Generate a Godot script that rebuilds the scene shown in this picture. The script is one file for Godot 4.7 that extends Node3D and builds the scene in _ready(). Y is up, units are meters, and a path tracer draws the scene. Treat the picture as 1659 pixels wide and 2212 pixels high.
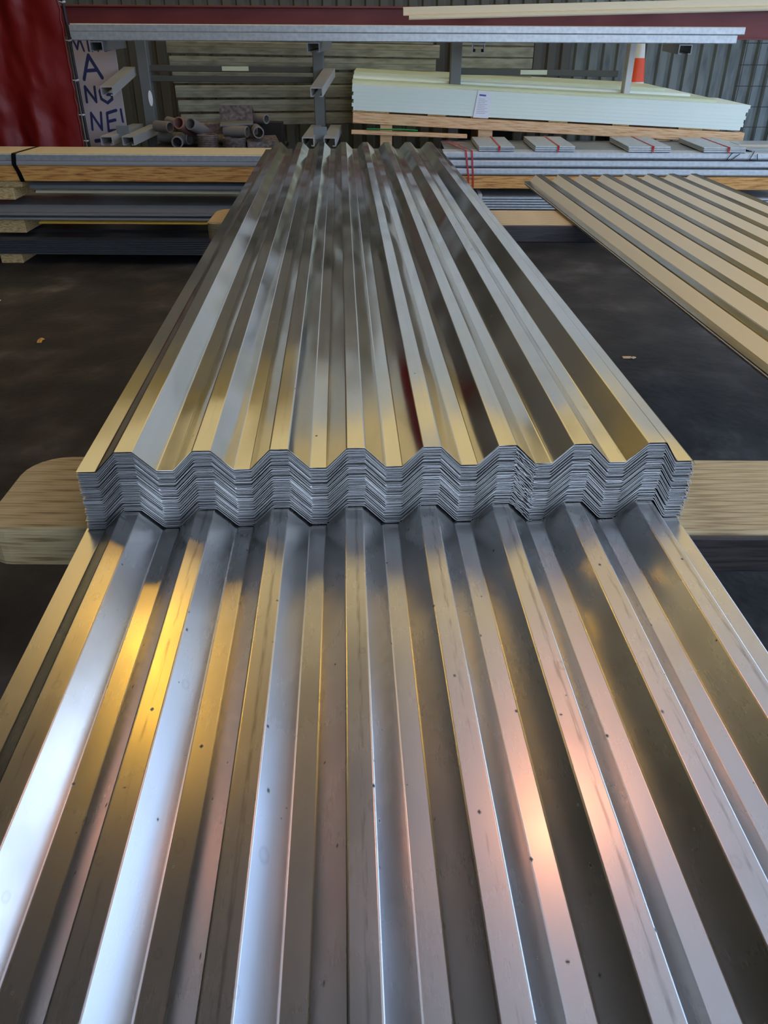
extends Node3D

const PITCH := 0.118
const CREST := 0.028
const SLOPE := 0.032
const VALLEY := 0.026
const RIB_H := 0.033
var used := {}
var M := {}
var rng := RandomNumberGenerator.new()

# ---------------------------------------------------------------- helpers
func numbered(n: String) -> String:
	if not used.has(n):
		used[n] = 0
		return n
	used[n] += 1
	return "%s_%03d" % [n, used[n]]

func tag(o: Node3D, label: String, category: String, group := "", kind := "") -> Node3D:
	o.set_meta("label", label)
	o.set_meta("category", category)
	if group:
		o.set_meta("group", group)
	if kind:
		o.set_meta("kind", kind)
	return o

func thing(called: String, label: String, category: String, at := Vector3.ZERO, group := "") -> Node3D:
	var o := Node3D.new()
	o.name = numbered(called)
	add_child(o)
	o.position = at
	tag(o, label, category, group)
	return o

func obj(called: String, mesh: Mesh, mat: Material, parent: Node = null, at := Vector3.ZERO, rot := Vector3.ZERO) -> MeshInstance3D:
	var o := MeshInstance3D.new()
	o.mesh = mesh
	o.material_override = mat
	if parent == null:
		o.name = numbered(called)
		add_child(o)
	else:
		o.name = called
		parent.add_child(o, true)
	o.position = at
	o.rotation = rot
	return o

func struct(called: String, mesh: Mesh, mat: Material, at := Vector3.ZERO, rot := Vector3.ZERO) -> MeshInstance3D:
	var o := obj(called, mesh, mat, null, at, rot)
	o.set_meta("kind", "structure")
	return o

func st_new() -> SurfaceTool:
	var s := SurfaceTool.new()
	s.begin(Mesh.PRIMITIVE_TRIANGLES)
	return s

func tri(s: SurfaceTool, p: Array, n: Array, uv: Array) -> void:
	var order := [0, 1, 2]
	var a: Vector3 = p[0]
	var b: Vector3 = p[1]
	var c: Vector3 = p[2]
	if (b - a).cross(c - a).dot(n[0] + n[1] + n[2]) > 0.0:
		order = [0, 2, 1]
	for i in order:
		s.set_normal(n[i])
		s.set_uv(uv[i])
		s.add_vertex(p[i])

func quad(s: SurfaceTool, p: Array, n: Array, uv := []) -> void:
	if uv.is_empty():
		uv = [Vector2(0, 0), Vector2(1, 0), Vector2(1, 1), Vector2(0, 1)]
	tri(s, [p[0], p[1], p[2]], [n[0], n[1], n[2]], [uv[0], uv[1], uv[2]])
	tri(s, [p[0], p[2], p[3]], [n[0], n[2], n[3]], [uv[0], uv[2], uv[3]])

func fquad(s: SurfaceTool, a: Vector3, b: Vector3, c: Vector3, d: Vector3, outward: Vector3) -> void:
	var n := (b - a).cross(c - a).normalized()
	if n.length() < 0.5:
		n = (c - a).cross(d - a).normalized()
	if n.dot(outward) < 0:
		n = -n
	quad(s, [a, b, c, d], [n, n, n, n])

# chamfered box, centred
func box_into(s: SurfaceTool, size: Vector3, c: float, at := Vector3.ZERO, basis := Basis.IDENTITY) -> void:
	var h := size / 2
	c = minf(c, minf(h.x, minf(h.y, h.z)) * 0.9)
	var T := Transform3D(basis, at)
	for ax in 3:
		for sg in [-1.0, 1.0]:
			var u: int = (ax + 1) % 3
			var v: int = (ax + 2) % 3
			var q := []
			for k in [[-1, -1], [1, -1], [1, 1], [-1, 1]]:
				var p := Vector3.ZERO
				p[ax] = sg * h[ax]
				p[u] = k[0] * (h[u] - c)
				p[v] = k[1] * (h[v] - c)
				q.append(T * p)
			var n := Vector3.ZERO
			n[ax] = sg
			fquad(s, q[0], q[1], q[2], q[3], basis * n)
	if c <= 0.0:
		return
	for ax in 3:
		var u: int = (ax + 1) % 3
		var v: int = (ax + 2) % 3
		for su in [-1.0, 1.0]:
			for sv in [-1.0, 1.0]:
				var q := []
				for k in [[-1, 0], [1, 0], [1, 1], [-1, 1]]:
					var p := Vector3.ZERO
					p[ax] = k[0] * (h[ax] - c)
					p[u] = su * (h[u] - (c if k[1] == 1 else 0.0))
					p[v] = sv * (h[v] - (0.0 if k[1] == 1 else c))
					q.append(T * p)
				var n := Vector3.ZERO
				n[u] = su
				n[v] = sv
				fquad(s, q[0], q[1], q[2], q[3], basis * n)
	for sx in [-1.0, 1.0]:
		for sy in [-1.0, 1.0]:
			for sz in [-1.0, 1.0]:
				var sg := Vector3(sx, sy, sz)
				var n: Vector3 = (basis * sg).normalized()
				tri(s, [T * (sg * (h - Vector3(0, c, c))), T * (sg * (h - Vector3(c, 0, c))), T * (sg * (h - Vector3(c, c, 0)))], [n, n, n], [Vector2.ZERO, Vector2.RIGHT, Vector2.ONE])

func bx(size: Vector3, c := 0.003) -> ArrayMesh:
	var s := st_new()
	box_into(s, size, c)
	return s.commit()

# closed outline in the plane (a = along-depth, b = up) pushed along x from x0 to x1
func push_x(outline: PackedVector2Array, x0: float, x1: float, s: SurfaceTool = null) -> Mesh:
	var own := s == null
	if own:
		s = st_new()
	var n := outline.size()
	var cw := Geometry2D.is_polygon_clockwise(outline)
	var ul := 0.0
	for i in n:
		var a := outline[i]
		var b := outline[(i + 1) % n]
		var e := b - a
		var o2 := Vector2(-e.y, e.x) if cw else Vector2(e.y, -e.x)
		var nn := Vector3(0, o2.y, o2.x).normalized()
		var q := [Vector3(x0, a.y, a.x), Vector3(x1, a.y, a.x), Vector3(x1, b.y, b.x), Vector3(x0, b.y, b.x)]
		quad(s, q, [nn, nn, nn, nn], [Vector2(x0, ul), Vector2(x1, ul), Vector2(x1, ul + e.length()), Vector2(x0, ul + e.length())])
		ul += e.length()
	var idx := Geometry2D.triangulate_polygon(outline)
	for side in [[x0, -1.0], [x1, 1.0]]:
		var nx := Vector3(side[1], 0, 0)
		for k in range(0, idx.size(), 3):
			var p := []
			var uv := []
			for j in 3:
				var v := outline[idx[k + j]]
				p.append(Vector3(side[0], v.y, v.x))
				uv.append(v)
			tri(s, p, [nx, nx, nx], uv)
	return s.commit() if own else null

# a strip of metal folded along an open line, given a thickness: returns a closed outline
func folded(line: Array, t: float) -> PackedVector2Array:
	var out := PackedVector2Array()
	var back := PackedVector2Array()
	var n := line.size()
	for i in n:
		var p: Vector2 = line[i]
		var d0: Vector2 = (p - line[i - 1]).normalized() if i > 0 else (line[1] - p).normalized()
		var d1: Vector2 = (line[i + 1] - p).normalized() if i < n - 1 else d0
		var nn := Vector2(-d0.y, d0.x) + Vector2(-d1.y, d1.x)
		nn = nn / maxf(0.3, nn.length_squared() / 2.0)
		out.append(p + nn * t / 2)
		back.append(p - nn * t / 2)
	back.reverse()
	out.append_array(back)
	return out

# hollow tube along local z, centred
func tube(r: float, wall: float, length: float, seg := 20, groove := 0.0, ngroove := 0) -> ArrayMesh:
	var s := st_new()
	var prof := []          # (z, radius) outer
	if ngroove == 0:
		prof = [[-length / 2, r - wall * 0.3], [-length / 2 + wall * 0.3, r], [length / 2 - wall * 0.3, r], [length / 2, r - wall * 0.3]]
	else:
		for k in ngroove:
			var z0 := -length / 2 + length * k / ngroove
			var dz := length / ngroove
			prof.append_array([[z0, r - groove], [z0 + dz * 0.2, r], [z0 + dz * 0.55, r], [z0 + dz * 0.75, r - groove]])
		prof.append([length / 2, r - groove])
	prof.append([length / 2, r - wall])
	prof.append([-length / 2, r - wall])
	prof.append(prof[0])
	for k in prof.size() - 1:
		var a = prof[k]
		var b = prof[k + 1]
		if absf(a[0] - b[0]) + absf(a[1] - b[1]) < 1e-6:
			continue
		var dn := Vector2(b[1] - a[1], -(b[0] - a[0]))   # (z, r) outward for increasing z on the outside is +r
		dn = Vector2(-dn.x, -dn.y).normalized()
		for i in seg:
			var t0 := TAU * i / seg
			var t1 := TAU * (i + 1) / seg
			var c0 := Vector3(cos(t0), sin(t0), 0)
			var c1 := Vector3(cos(t1), sin(t1), 0)
			var n0 := c0 * dn.y + Vector3(0, 0, dn.x)
			var n1 := c1 * dn.y + Vector3(0, 0, dn.x)
			var z0 := Vector3(0, 0, a[0])
			var z1 := Vector3(0, 0, b[0])
			quad(s, [c0 * a[1] + z0, c1 * a[1] + z0, c1 * b[1] + z1, c0 * b[1] + z1], [n0, n1, n1, n0])
	return s.commit()

# solid lathe round y from (radius, y) points
func lathe(prof: Array, seg := 28) -> ArrayMesh:
	var s := st_new()
	for k in prof.size() - 1:
		var a: Vector2 = prof[k]
		var b: Vector2 = prof[k + 1]
		var d := b - a
		if d.length() < 1e-6:
			continue
		var nn := Vector2(d.y, -d.x).normalized()
		for i in seg:
			var c0 := Vector3(cos(TAU * i / seg), 0, sin(TAU * i / seg))
			var c1 := Vector3(cos(TAU * (i + 1) / seg), 0, sin(TAU * (i + 1) / seg))
			var n0 := c0 * nn.x + Vector3(0, nn.y, 0)
			var n1 := c1 * nn.x + Vector3(0, nn.y, 0)
			quad(s, [c0 * a.x + Vector3(0, a.y, 0), c1 * a.x + Vector3(0, a.y, 0), c1 * b.x + Vector3(0, b.y, 0), c0 * b.x + Vector3(0, b.y, 0)], [n0, n1, n1, n0])
	return s.commit()

# round bar through points
func rod(pts: Array, r: float, seg := 8, s: SurfaceTool = null) -> Mesh:
	var own := s == null
	if own:
		s = st_new()
	for k in pts.size() - 1:
		var a: Vector3 = pts[k]
		var b: Vector3 = pts[k + 1]
		var d := (b - a).normalized()
		var u := d.cross(Vector3.UP if absf(d.y) < 0.9 else Vector3.RIGHT).normalized()
		var v := d.cross(u)
		for i in seg:
			var n0 := u * cos(TAU * i / seg) + v * sin(TAU * i / seg)
			var n1 := u * cos(TAU * (i + 1) / seg) + v * sin(TAU * (i + 1) / seg)
			quad(s, [a + n0 * r, a + n1 * r, b + n1 * r, b + n0 * r], [n0, n1, n1, n0])
			if k == 0:
				tri(s, [a, a + n0 * r, a + n1 * r], [-d, -d, -d], [Vector2.ZERO, Vector2.ZERO, Vector2.ZERO])
			if k == pts.size() - 2:
				tri(s, [b, b + n0 * r, b + n1 * r], [d, d, d], [Vector2.ZERO, Vector2.ZERO, Vector2.ZERO])
	return s.commit() if own else null

# flat band through points, of width w along the given side vector and thickness t
func band(pts: Array, side: Vector3, w: float, t: float) -> ArrayMesh:
	var s := st_new()
	var n := pts.size()
	var nrm := []
	for i in n:
		var d: Vector3 = (pts[mini(i + 1, n - 1)] - pts[maxi(i - 1, 0)]).normalized()
		nrm.append(d.cross(side).normalized())
	for i in n - 1:
		var a: Vector3 = pts[i]
		var b: Vector3 = pts[i + 1]
		var na: Vector3 = nrm[i]
		var nb: Vector3 = nrm[i + 1]
		var sv := side * w / 2
		quad(s, [a - sv + na * t / 2, a + sv + na * t / 2, b + sv + nb * t / 2, b - sv + nb * t / 2], [na, na, nb, nb])
		quad(s, [a - sv - na * t / 2, a + sv - na * t / 2, b + sv - nb * t / 2, b - sv - nb * t / 2], [-na, -na, -nb, -nb])
		for q in [-1.0, 1.0]:
			quad(s, [a + sv * q + na * t / 2, a + sv * q - na * t / 2, b + sv * q - nb * t / 2, b + sv * q + nb * t / 2], [side * q, side * q, side * q, side * q])
	return s.commit()

# ---------------------------------------------------------------- ribbed roofing sheet
# cross-section as [x, y, nx, ny, u, crushable]
func rib_profile(ribs: int, arc := 3, fine := false) -> Array:
	var c := []      # corner points
	var x0 := -ribs * PITCH / 2.0
	c.append(Vector2(x0 + VALLEY / 2 - 0.030, 0))
	for k in ribs:
		var b := x0 + k * PITCH + VALLEY / 2
		var last := k == ribs - 1
		c.append(Vector2(b, 0))
		c.append(Vector2(b + SLOPE, RIB_H))
		c.append(Vector2(b + SLOPE + CREST, RIB_H))
		c.append(Vector2(b + SLOPE + CREST + (0.022 if last else SLOPE), 0))
		if last:
			c.append(Vector2(b + SLOPE + CREST + 0.022 + 0.027, 0))
			c.append(Vector2(b + SLOPE + CREST + 0.022 + 0.031, -0.007))
	var out := []
	var r := 0.0042
	var u := 0.0
	var prev := c[0] as Vector2
	var n := c.size()
	for i in n:
		var p: Vector2 = c[i]
		if i == 0 or i == n - 1:
			var e: Vector2 = (c[1] - c[0]) if i == 0 else (c[n - 1] - c[n - 2])
			var nn := Vector2(-e.y, e.x).normalized()
			u += prev.distance_to(p)
			prev = p
			out.append([p.x, p.y, nn.x, nn.y, u])
			continue
		var d0: Vector2 = (p - c[i - 1]).normalized()
		var d1: Vector2 = (c[i + 1] - p).normalized()
		var cut := r * tan(absf(d0.angle_to(d1)) / 2)
		cut = minf(cut, 0.0024)
		var n0 := Vector2(-d0.y, d0.x)
		var n1 := Vector2(-d1.y, d1.x)
		var a := p - d0 * cut
		var b := p + d1 * cut
		for k in arc + 1:
			var t := float(k) / arc
			var q: Vector2 = a.lerp(p, t).lerp(p.lerp(b, t), t)
			var nn := n0.lerp(n1, t).normalized()
			u += prev.distance_to(q)
			prev = q
			out.append([q.x, q.y, nn.x, nn.y, u])
	if fine:                     # extra points so that edges can be crumpled
		var more := []
		for i in out.size() - 1:
			more.append(out[i])
			var w: float = out[i + 1][0] - out[i][0]
			var m := int(w / 0.0045)
			for k in range(1, m):
				var t := float(k) / m
				var e := []
				for j in 5:
					e.append(lerpf(out[i][j], out[i + 1][j], t))
				more.append(e)
		more.append(out[-1])
		out = more
	return out

# bend(x, z) -> Vector3 offset
func sheet_mesh(prof: Array, t: float, zs: Array, bend = null) -> ArrayMesh:
	var nx := prof.size()
	var nz := zs.size()
	var V := PackedVector3Array()
	var N := PackedVector3Array()
	var U := PackedVector2Array()
	var I := PackedInt32Array()
	for side in 2:
		for k in nz:
			for i in nx:
				var e: Array = prof[i]
				var p := Vector3(e[0], e[1] - (t if side == 1 else 0.0), zs[k])
				if bend != null:
					p += bend.call(e[0], zs[k])
				V.append(p)
				var s := 1.0 if side == 0 else -1.0
				N.append(Vector3(e[2] * s, e[3] * s, 0))
				U.append(Vector2(e[4], -zs[k]))
	for side in 2:
		var o := side * nx * nz
		for k in nz - 1:
			for i in nx - 1:
				var a := o + k * nx + i
				if side == 0:
					I.append_array([a, a + nx, a + 1, a + 1, a + nx, a + nx + 1])
				else:
					I.append_array([a, a + 1, a + nx, a + 1, a + nx + 1, a + nx])
	# the cut ends and the long edges
	for k in [0, nz - 1]:
		var nn := Vector3(0, 0, 1 if k == 0 else -1)
		var o := V.size()
		for i in nx:
			for side in 2:
				V.append(V[side * nx * nz + k * nx + i])
				N.append(nn)
				U.append(Vector2(prof[i][4], side * t))
		for i in nx - 1:
			var a := o + i * 2
			if k == 0:
				I.append_array([a, a + 2, a + 1, a + 1, a + 2, a + 3])
			else:
				I.append_array([a, a + 1, a + 2, a + 1, a + 3, a + 2])
	for i in [0, nx - 1]:
		var nn := Vector3(-1 if i == 0 else 1, 0, 0)
		var o := V.size()
		for k in nz:
			for side in 2:
				V.append(V[side * nx * nz + k * nx + i])
				N.append(nn)
				U.append(Vector2(side * t, -zs[k]))
		for k in nz - 1:
			var a := o + k * 2
			if i == 0:
				I.append_array([a, a + 1, a + 2, a + 1, a + 3, a + 2])
			else:
				I.append_array([a, a + 2, a + 1, a + 1, a + 2, a + 3])
	var arr := []
	arr.resize(Mesh.ARRAY_MAX)
	arr[Mesh.ARRAY_VERTEX] = V
	arr[Mesh.ARRAY_NORMAL] = N
	arr[Mesh.ARRAY_TEX_UV] = U
	arr[Mesh.ARRAY_INDEX] = I
	var m := ArrayMesh.new()
	m.add_surface_from_arrays(Mesh.PRIMITIVE_TRIANGLES, arr)
	return m

# ---------------------------------------------------------------- materials
func mat(c: Color, rough := 0.7, metal := 0.0) -> StandardMaterial3D:
	var m := StandardMaterial3D.new()
	m.albedo_color = c
	m.roughness = rough
	m.metallic = metal
	return m

func noise(freq: float, seed_: int, oct := 4, type := FastNoiseLite.TYPE_SIMPLEX_SMOOTH) -> FastNoiseLite:
	var n := FastNoiseLite.new()
	n.seed = seed_
	n.noise_type = type
	n.frequency = freq
	n.fractal_octaves = oct
	return n

func ramp(stops: Array) -> Gradient:
	var g := Gradient.new()
	var off := PackedFloat32Array()
	var col := PackedColorArray()
	for s in stops:
		off.append(s[0])
		col.append(s[1])
	g.offsets = off
	g.colors = col
	return g

func ntex(n: FastNoiseLite, size: Vector2i, stops := [], bump := 0.0) -> NoiseTexture2D:
	var t := NoiseTexture2D.new()
	t.width = size.x
	t.height = size.y
	t.seamless = true
	t.noise = n
	if bump > 0.0:
		t.as_normal_map = true
		t.bump_strength = bump
	if stops.size():
		t.color_ramp = ramp(stops)
	return t

func tri_tex(m: StandardMaterial3D, t: Texture2D, scale: Vector3, world := false) -> StandardMaterial3D:
	m.albedo_texture = t
	m.uv1_triplanar = true
	m.uv1_world_triplanar = world
	m.uv1_scale = scale
	return m

func wood(dark: Color, mid: Color, light: Color, seed_: int, along := Vector3(0.9, 14, 14), rough := 0.6) -> StandardMaterial3D:
	var m := mat(Color.WHITE, rough)
	tri_tex(m, ntex(noise(0.012, seed_, 5), Vector2i(512, 512), [[0.0, dark], [0.32, mid], [0.55, mid.lerp(light, 0.6)], [0.8, light], [1.0, mid]]), along)
	return m

func wave_relief(seed_: int, waves: Array) -> ImageTexture:
	# slopes of a sum of whole-numbered waves, so that it tiles without steps: each entry is [count, most across, most along, strength]
	var r := RandomNumberGenerator.new()
	r.seed = seed_
	var n := 384
	var gx := PackedFloat32Array()
	var gy := PackedFloat32Array()
	gx.resize(n * n)
	gy.resize(n * n)
	for w in waves:
		for q in w[0]:
			var kx := r.randi_range(-w[1], w[1])
			var ky := r.randi_range(0, w[2])
			var ph := r.randf() * TAU
			var a: float = w[3] * r.randf_range(0.4, 1.0) / w[0]
			for y in n:
				for x in n:
					var c := a * cos(TAU * (kx * x + ky * y) / n + ph)
					gx[y * n + x] += c * kx / float(w[1])
					gy[y * n + x] += c * ky / float(w[2])
	var im := Image.create(n, n, false, Image.FORMAT_RGB8)
	for y in n:
		for x in n:
			var v := Vector3(clampf(gx[y * n + x], -0.9, 0.9), clampf(gy[y * n + x], -0.9, 0.9), 1.0).normalized()
			im.set_pixel(x, y, Color(v.x * 0.5 + 0.5, v.y * 0.5 + 0.5, v.z * 0.5 + 0.5))
	return ImageTexture.create_from_image(im)

func metal_sheet(seed_: int, base: Color, rough: float, spots: int, stripe: float, waves: Array, relief: float) -> StandardMaterial3D:
	# colour: long rolling streaks, oil rings and specks, laid out in metres across (u) and along (v)
	var w := 1024
	var h := 1024
	var streak := noise(0.02, seed_, 4).get_image(w, 64)
	streak.resize(w, h)
	var blot := noise(0.006, seed_ + 5, 4).get_image(w, h)
	blot.convert(Image.FORMAT_L8)
	streak.convert(Image.FORMAT_L8)
	var fine := noise(0.3, seed_ + 9, 4).get_image(w, 120)
	fine.resize(w, h)
	fine.convert(Image.FORMAT_L8)
	var sb := streak.get_data()
	var bb := blot.get_data()
	var fb := fine.get_data()
	var col := PackedFloat32Array()
	col.resize(w * h * 3)
	var rgh := PackedFloat32Array()
	rgh.resize(w * h)
	var lin := base.srgb_to_linear()
	var per := PITCH + 2 * (Vector2(SLOPE, RIB_H).length() - SLOPE)   # arc length of one rib
	for y in h:
		for x in w:
			var i := y * w + x
			var s := (sb[i] - 128) / 128.0
			var b := (bb[i] - 128) / 128.0
			var f := (fb[i] - 128) / 128.0
			var k := 1.0 + 0.03 * s + 0.015 * f - 0.16 * maxf(0.0, b - 0.25)
			var ph := fposmod(float(x) / w * 1.2 / per - 0.55, 1.0)   # a worn line left by the rollers
			var d := absf(ph - 0.06 - 0.010 * s)
			k -= stripe * 0.34 * smoothstep(0.026, 0.004, d) * clampf(0.25 + 1.6 * f + 1.2 * s, 0.0, 1.0)
			col[i * 3] = lin.r * k
			col[i * 3 + 1] = lin.g * k
			col[i * 3 + 2] = lin.b * k
			rgh[i] = rough + 0.04 * b + 0.01 * f
	var ci := Image.create_from_data(w, h, false, Image.FORMAT_RGBF, col.to_byte_array())
	var ri := Image.create_from_data(w, h, false, Image.FORMAT_RF, rgh.to_byte_array())
	var r := RandomNumberGenerator.new()
	r.seed = seed_
	for q in spots:
		var cx := r.randi_range(8, w - 9)
		var cy := r.randi_range(12, h - 13)
		var ra := r.randf_range(2.5, 6.0) if r.randf() < 0.25 else r.randf_range(0.9, 2.3)
		var kk := r.randf_range(0.82, 0.93) if ra >= 2.4 else r.randf_range(0.1, 0.4)
		var ry := ra * (0.7 + 0.5 * r.randf() if ra < 2.4 else 1.1)
		for y in range(-int(ry) - 1, int(ry) + 2):
			for x in range(-int(ra) - 1, int(ra) + 2):
				var d := Vector2(x / ra, y / ry).length()
				if d < 1.0:
					var px := posmod(cx + x, w)
					var py := posmod(cy + y, h)
					var cc := ci.get_pixel(px, py)
					var kx := lerpf(kk, 1.0, smoothstep(0.35, 1.0, d)) if ra < 2.4 else lerpf(1.0, kk, smoothstep(0.3, 0.8, d) * smoothstep(1.0, 0.85, d) * 0.8 + 0.2)
					ci.set_pixel(px, py, Color(cc.r * kx, cc.g * kx, cc.b * kx))
					if ra < 2.4 and d < 0.6:
						ri.set_pixel(px, py, Color(0.8, 0.8, 0.8))
	var m := mat(Color.WHITE, 1.0, 1.0)
	m.albedo_texture = ImageTexture.create_from_image(ci)
	m.roughness_texture = ImageTexture.create_from_image(ri)
	m.roughness_texture_channel = BaseMaterial3D.TEXTURE_CHANNEL_RED
	m.uv1_scale = Vector3(1.0 / 1.2, 1.0 / 1.6, 1)
	m.normal_enabled = true
	m.normal_texture = wave_relief(seed_ + 3, waves)
	m.normal_scale = relief
	return m

func stroke(im: Image, pts: Array, w: float, c: Color) -> void:
	for k in pts.size() - 1:
		var a: Vector2 = pts[k]
		var b: Vector2 = pts[k + 1]
		var n := int(a.distance_to(b) / (w * 0.25)) + 1
		for i in n + 1:
			var p := a.lerp(b, float(i) / n)
			for y in range(int(-w / 2), int(w / 2) + 1):
				for x in range(int(-w / 2), int(w / 2) + 1):
					if Vector2(x, y).length() <= w / 2:
						var q := Vector2i(p) + Vector2i(x, y)
						if q.x >= 0 and q.y >= 0 and q.x < im.get_width() and q.y < im.get_height():
							im.set_pixelv(q, c)

func make_materials() -> void:
	M.upper = metal_sheet(11, Color(0.80, 0.785, 0.75), 0.12, 60, 0.25, [[10, 6, 3, 1.4], [8, 22, 8, 0.7]], 0.055)
	M.lower = metal_sheet(23, Color(0.80, 0.79, 0.775), 0.27, 320, 1.0, [[8, 6, 4, 1.6]], 0.03)
	M.side = metal_sheet(37, Color(0.46, 0.425, 0.33), 0.2, 90, 0.2, [[8, 6, 4, 1.6]], 0.05)
	M.edge = []
	for k in 4:
		var v: float = [0.88, 0.78, 0.94, 0.83][k]
		M.edge.append(mat(Color(v, v, v * 0.99), [0.5, 0.55, 0.45, 0.5][k], 0.85))
	var fl := mat(Color.WHITE, 0.8)
	tri_tex(fl, ntex(noise(0.006, 3, 6), Vector2i(1024, 1024), [[0.0, Color(0.08, 0.075, 0.07)], [0.45, Color(0.155, 0.14, 0.125)], [0.62, Color(0.20, 0.182, 0.163)], [0.78, Color(0.25, 0.235, 0.22)], [1.0, Color(0.4, 0.375, 0.345)]]), Vector3(0.35, 0.35, 0.35), true)
	fl.normal_enabled = true
	fl.normal_texture = ntex(noise(0.08, 8, 4), Vector2i(512, 512), [], 4.0)
	fl.normal_scale = 0.15
	M.floor = fl
	M.plank = wood(Color(0.46, 0.38, 0.26), Color(0.70, 0.60, 0.42), Color(0.82, 0.73, 0.55), 41, Vector3(1.1, 26, 26), 0.5)
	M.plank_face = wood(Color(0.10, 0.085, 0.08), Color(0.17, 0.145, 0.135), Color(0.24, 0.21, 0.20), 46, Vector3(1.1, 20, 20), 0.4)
	M.timber = wood(Color(0.45, 0.25, 0.10), Color(0.76, 0.52, 0.26), Color(0.88, 0.68, 0.38), 42, Vector3(0.8, 10, 10))
	M.timber2 = wood(Color(0.66, 0.44, 0.27), Color(0.86, 0.67, 0.47), Color(0.93, 0.78, 0.60), 43, Vector3(0.8, 12, 12))
	M.block = wood(Color(0.5, 0.38, 0.2), Color(0.78, 0.65, 0.42), Color(0.88, 0.77, 0.56), 44, Vector3(4, 14, 4))
	M.galv = mat(Color(0.93, 0.94, 0.94), 0.42, 0.5)
	tri_tex(M.galv, ntex(noise(0.03, 51, 3, FastNoiseLite.TYPE_CELLULAR), Vector2i(512, 512), [[0.0, Color(0.70, 0.73, 0.75)], [0.5, Color(0.77, 0.79, 0.80)], [1.0, Color(0.83, 0.84, 0.85)]]), Vector3(2, 2, 2))
	M.galv_dull = mat(Color(0.52, 0.54, 0.55), 0.5, 0.6)
	M.rack = mat(Color(0.42, 0.44, 0.44), 0.6, 0.35)
	M.rack_dark = mat(Color(0.30, 0.31, 0.29), 0.65, 0.2)
	M.zinc_white = mat(Color(0.70, 0.70, 0.69), 0.45, 0.3)
	M.red_beam = mat(Color(0.48, 0.20, 0.19), 0.5)
	tri_tex(M.red_beam, ntex(noise(0.01, 61, 4), Vector2i(256, 256), [[0.0, Color(0.85, 0.8, 0.8)], [1.0, Color(1, 1, 1)]]), Vector3(0.5, 2, 2))
	M.tarp = mat(Color(0.46, 0.035, 0.035), 0.5)
	M.rope = mat(Color(0.10, 0.11, 0.13), 0.6)
	M.tie = mat(Color(0.75, 0.75, 0.76), 0.5)
	M.grey_coat = mat(Color(0.55, 0.56, 0.56), 0.4, 0.1)
	M.char_coat = mat(Color(0.28, 0.295, 0.31), 0.32, 0.1)
	M.cream_coat = mat(Color(0.85, 0.80, 0.66), 0.4)
	M.galv_lit = mat(Color(0.92, 0.76, 0.36), 0.4, 0.3)  # galvanised sheet painted golden, as where its top is lit
	M.strap_black = mat(Color(0.04, 0.04, 0.045), 0.4)
	M.strap_red = mat(Color(0.72, 0.13, 0.12), 0.45)
	M.strap_green = mat(Color(0.10, 0.75, 0.42), 0.4)
	M.mint = mat(Color(0.90, 0.945, 0.89), 0.5)
	M.mint_old = mat(Color(0.78, 0.82, 0.70), 0.55)
	M.panel = mat(Color(0.64, 0.65, 0.60), 0.6)
	tri_tex(M.panel, ntex(noise(0.02, 71, 4), Vector2i(256, 256), [[0.0, Color(0.72, 0.72, 0.7)], [0.6, Color(0.95, 0.95, 0.93)], [1.0, Color(1, 1, 1)]]), Vector3(0.7, 3, 3))
	M.clad = mat(Color(0.46, 0.50, 0.49), 0.6)
	tri_tex(M.clad, ntex(noise(0.02, 72, 4), Vector2i(256, 256), [[0.0, Color(0.7, 0.72, 0.74)], [0.6, Color(0.95, 0.95, 0.95)], [1.0, Color(1, 1, 1)]]), Vector3(2, 0.5, 2))
	M.clad_warm = mat(Color(0.27, 0.25, 0.17), 0.7)
	M.clad_dark = mat(Color(0.33, 0.33, 0.31), 0.65)
	M.reflect_gold = mat(Color(0.78, 0.71, 0.50), 0.7)  # golden light put into the colour of unseen cladding, for reflections
	M.clad_pale = mat(Color(0.56, 0.56, 0.555), 0.6)
	M.roof = mat(Color(0.88, 0.86, 0.845), 0.6)
	M.roof.backlight_enabled = true
	M.roof.backlight = Color(0.83, 0.81, 0.79)
	M.roof_solid = mat(Color(0.72, 0.69, 0.64), 0.6)
	M.yellow_light = mat(Color(0.95, 0.76, 0.36), 0.6)
	M.yellow_light.backlight_enabled = true
	M.yellow_light.backlight = Color(1, 0.94, 0.78)
	M.bright_panel = mat(Color(0.82, 0.84, 0.85), 0.6)  # bright wall patch added for the ribs to mirror
	M.bright_panel.backlight_enabled = true
	M.bright_panel.backlight = Color(0.77, 0.765, 0.75)
	M.concrete = mat(Color(0.76, 0.73, 0.71), 0.9)
	M.sky_screen = mat(Color(0.68, 0.73, 0.80), 0.8)
	M.steel_dark = mat(Color(0.20, 0.19, 0.18), 0.6, 0.3)
	M.rust = mat(Color.WHITE, 0.75, 0.15)
	tri_tex(M.rust, ntex(noise(0.02, 81, 4), Vector2i(256, 256), [[0.0, Color(0.24, 0.22, 0.21)], [0.5, Color(0.42, 0.385, 0.365)], [0.75, Color(0.50, 0.42, 0.39)], [1.0, Color(0.58, 0.55, 0.53)]]), Vector3(5, 5, 5))
	M.pipe = mat(Color(0.50, 0.48, 0.465), 0.6, 0.2)
	M.pipe_red = mat(Color(0.58, 0.42, 0.38), 0.65, 0.2)
	M.cone_white = mat(Color(0.85, 0.85, 0.82), 0.5)
	M.cone_orange = mat(Color(0.88, 0.30, 0.12), 0.5)
	M.paper = mat(Color(0.93, 0.93, 0.95), 0.7)
	M.wire = mat(Color(0.20, 0.20, 0.20), 0.6, 0.4)

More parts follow.
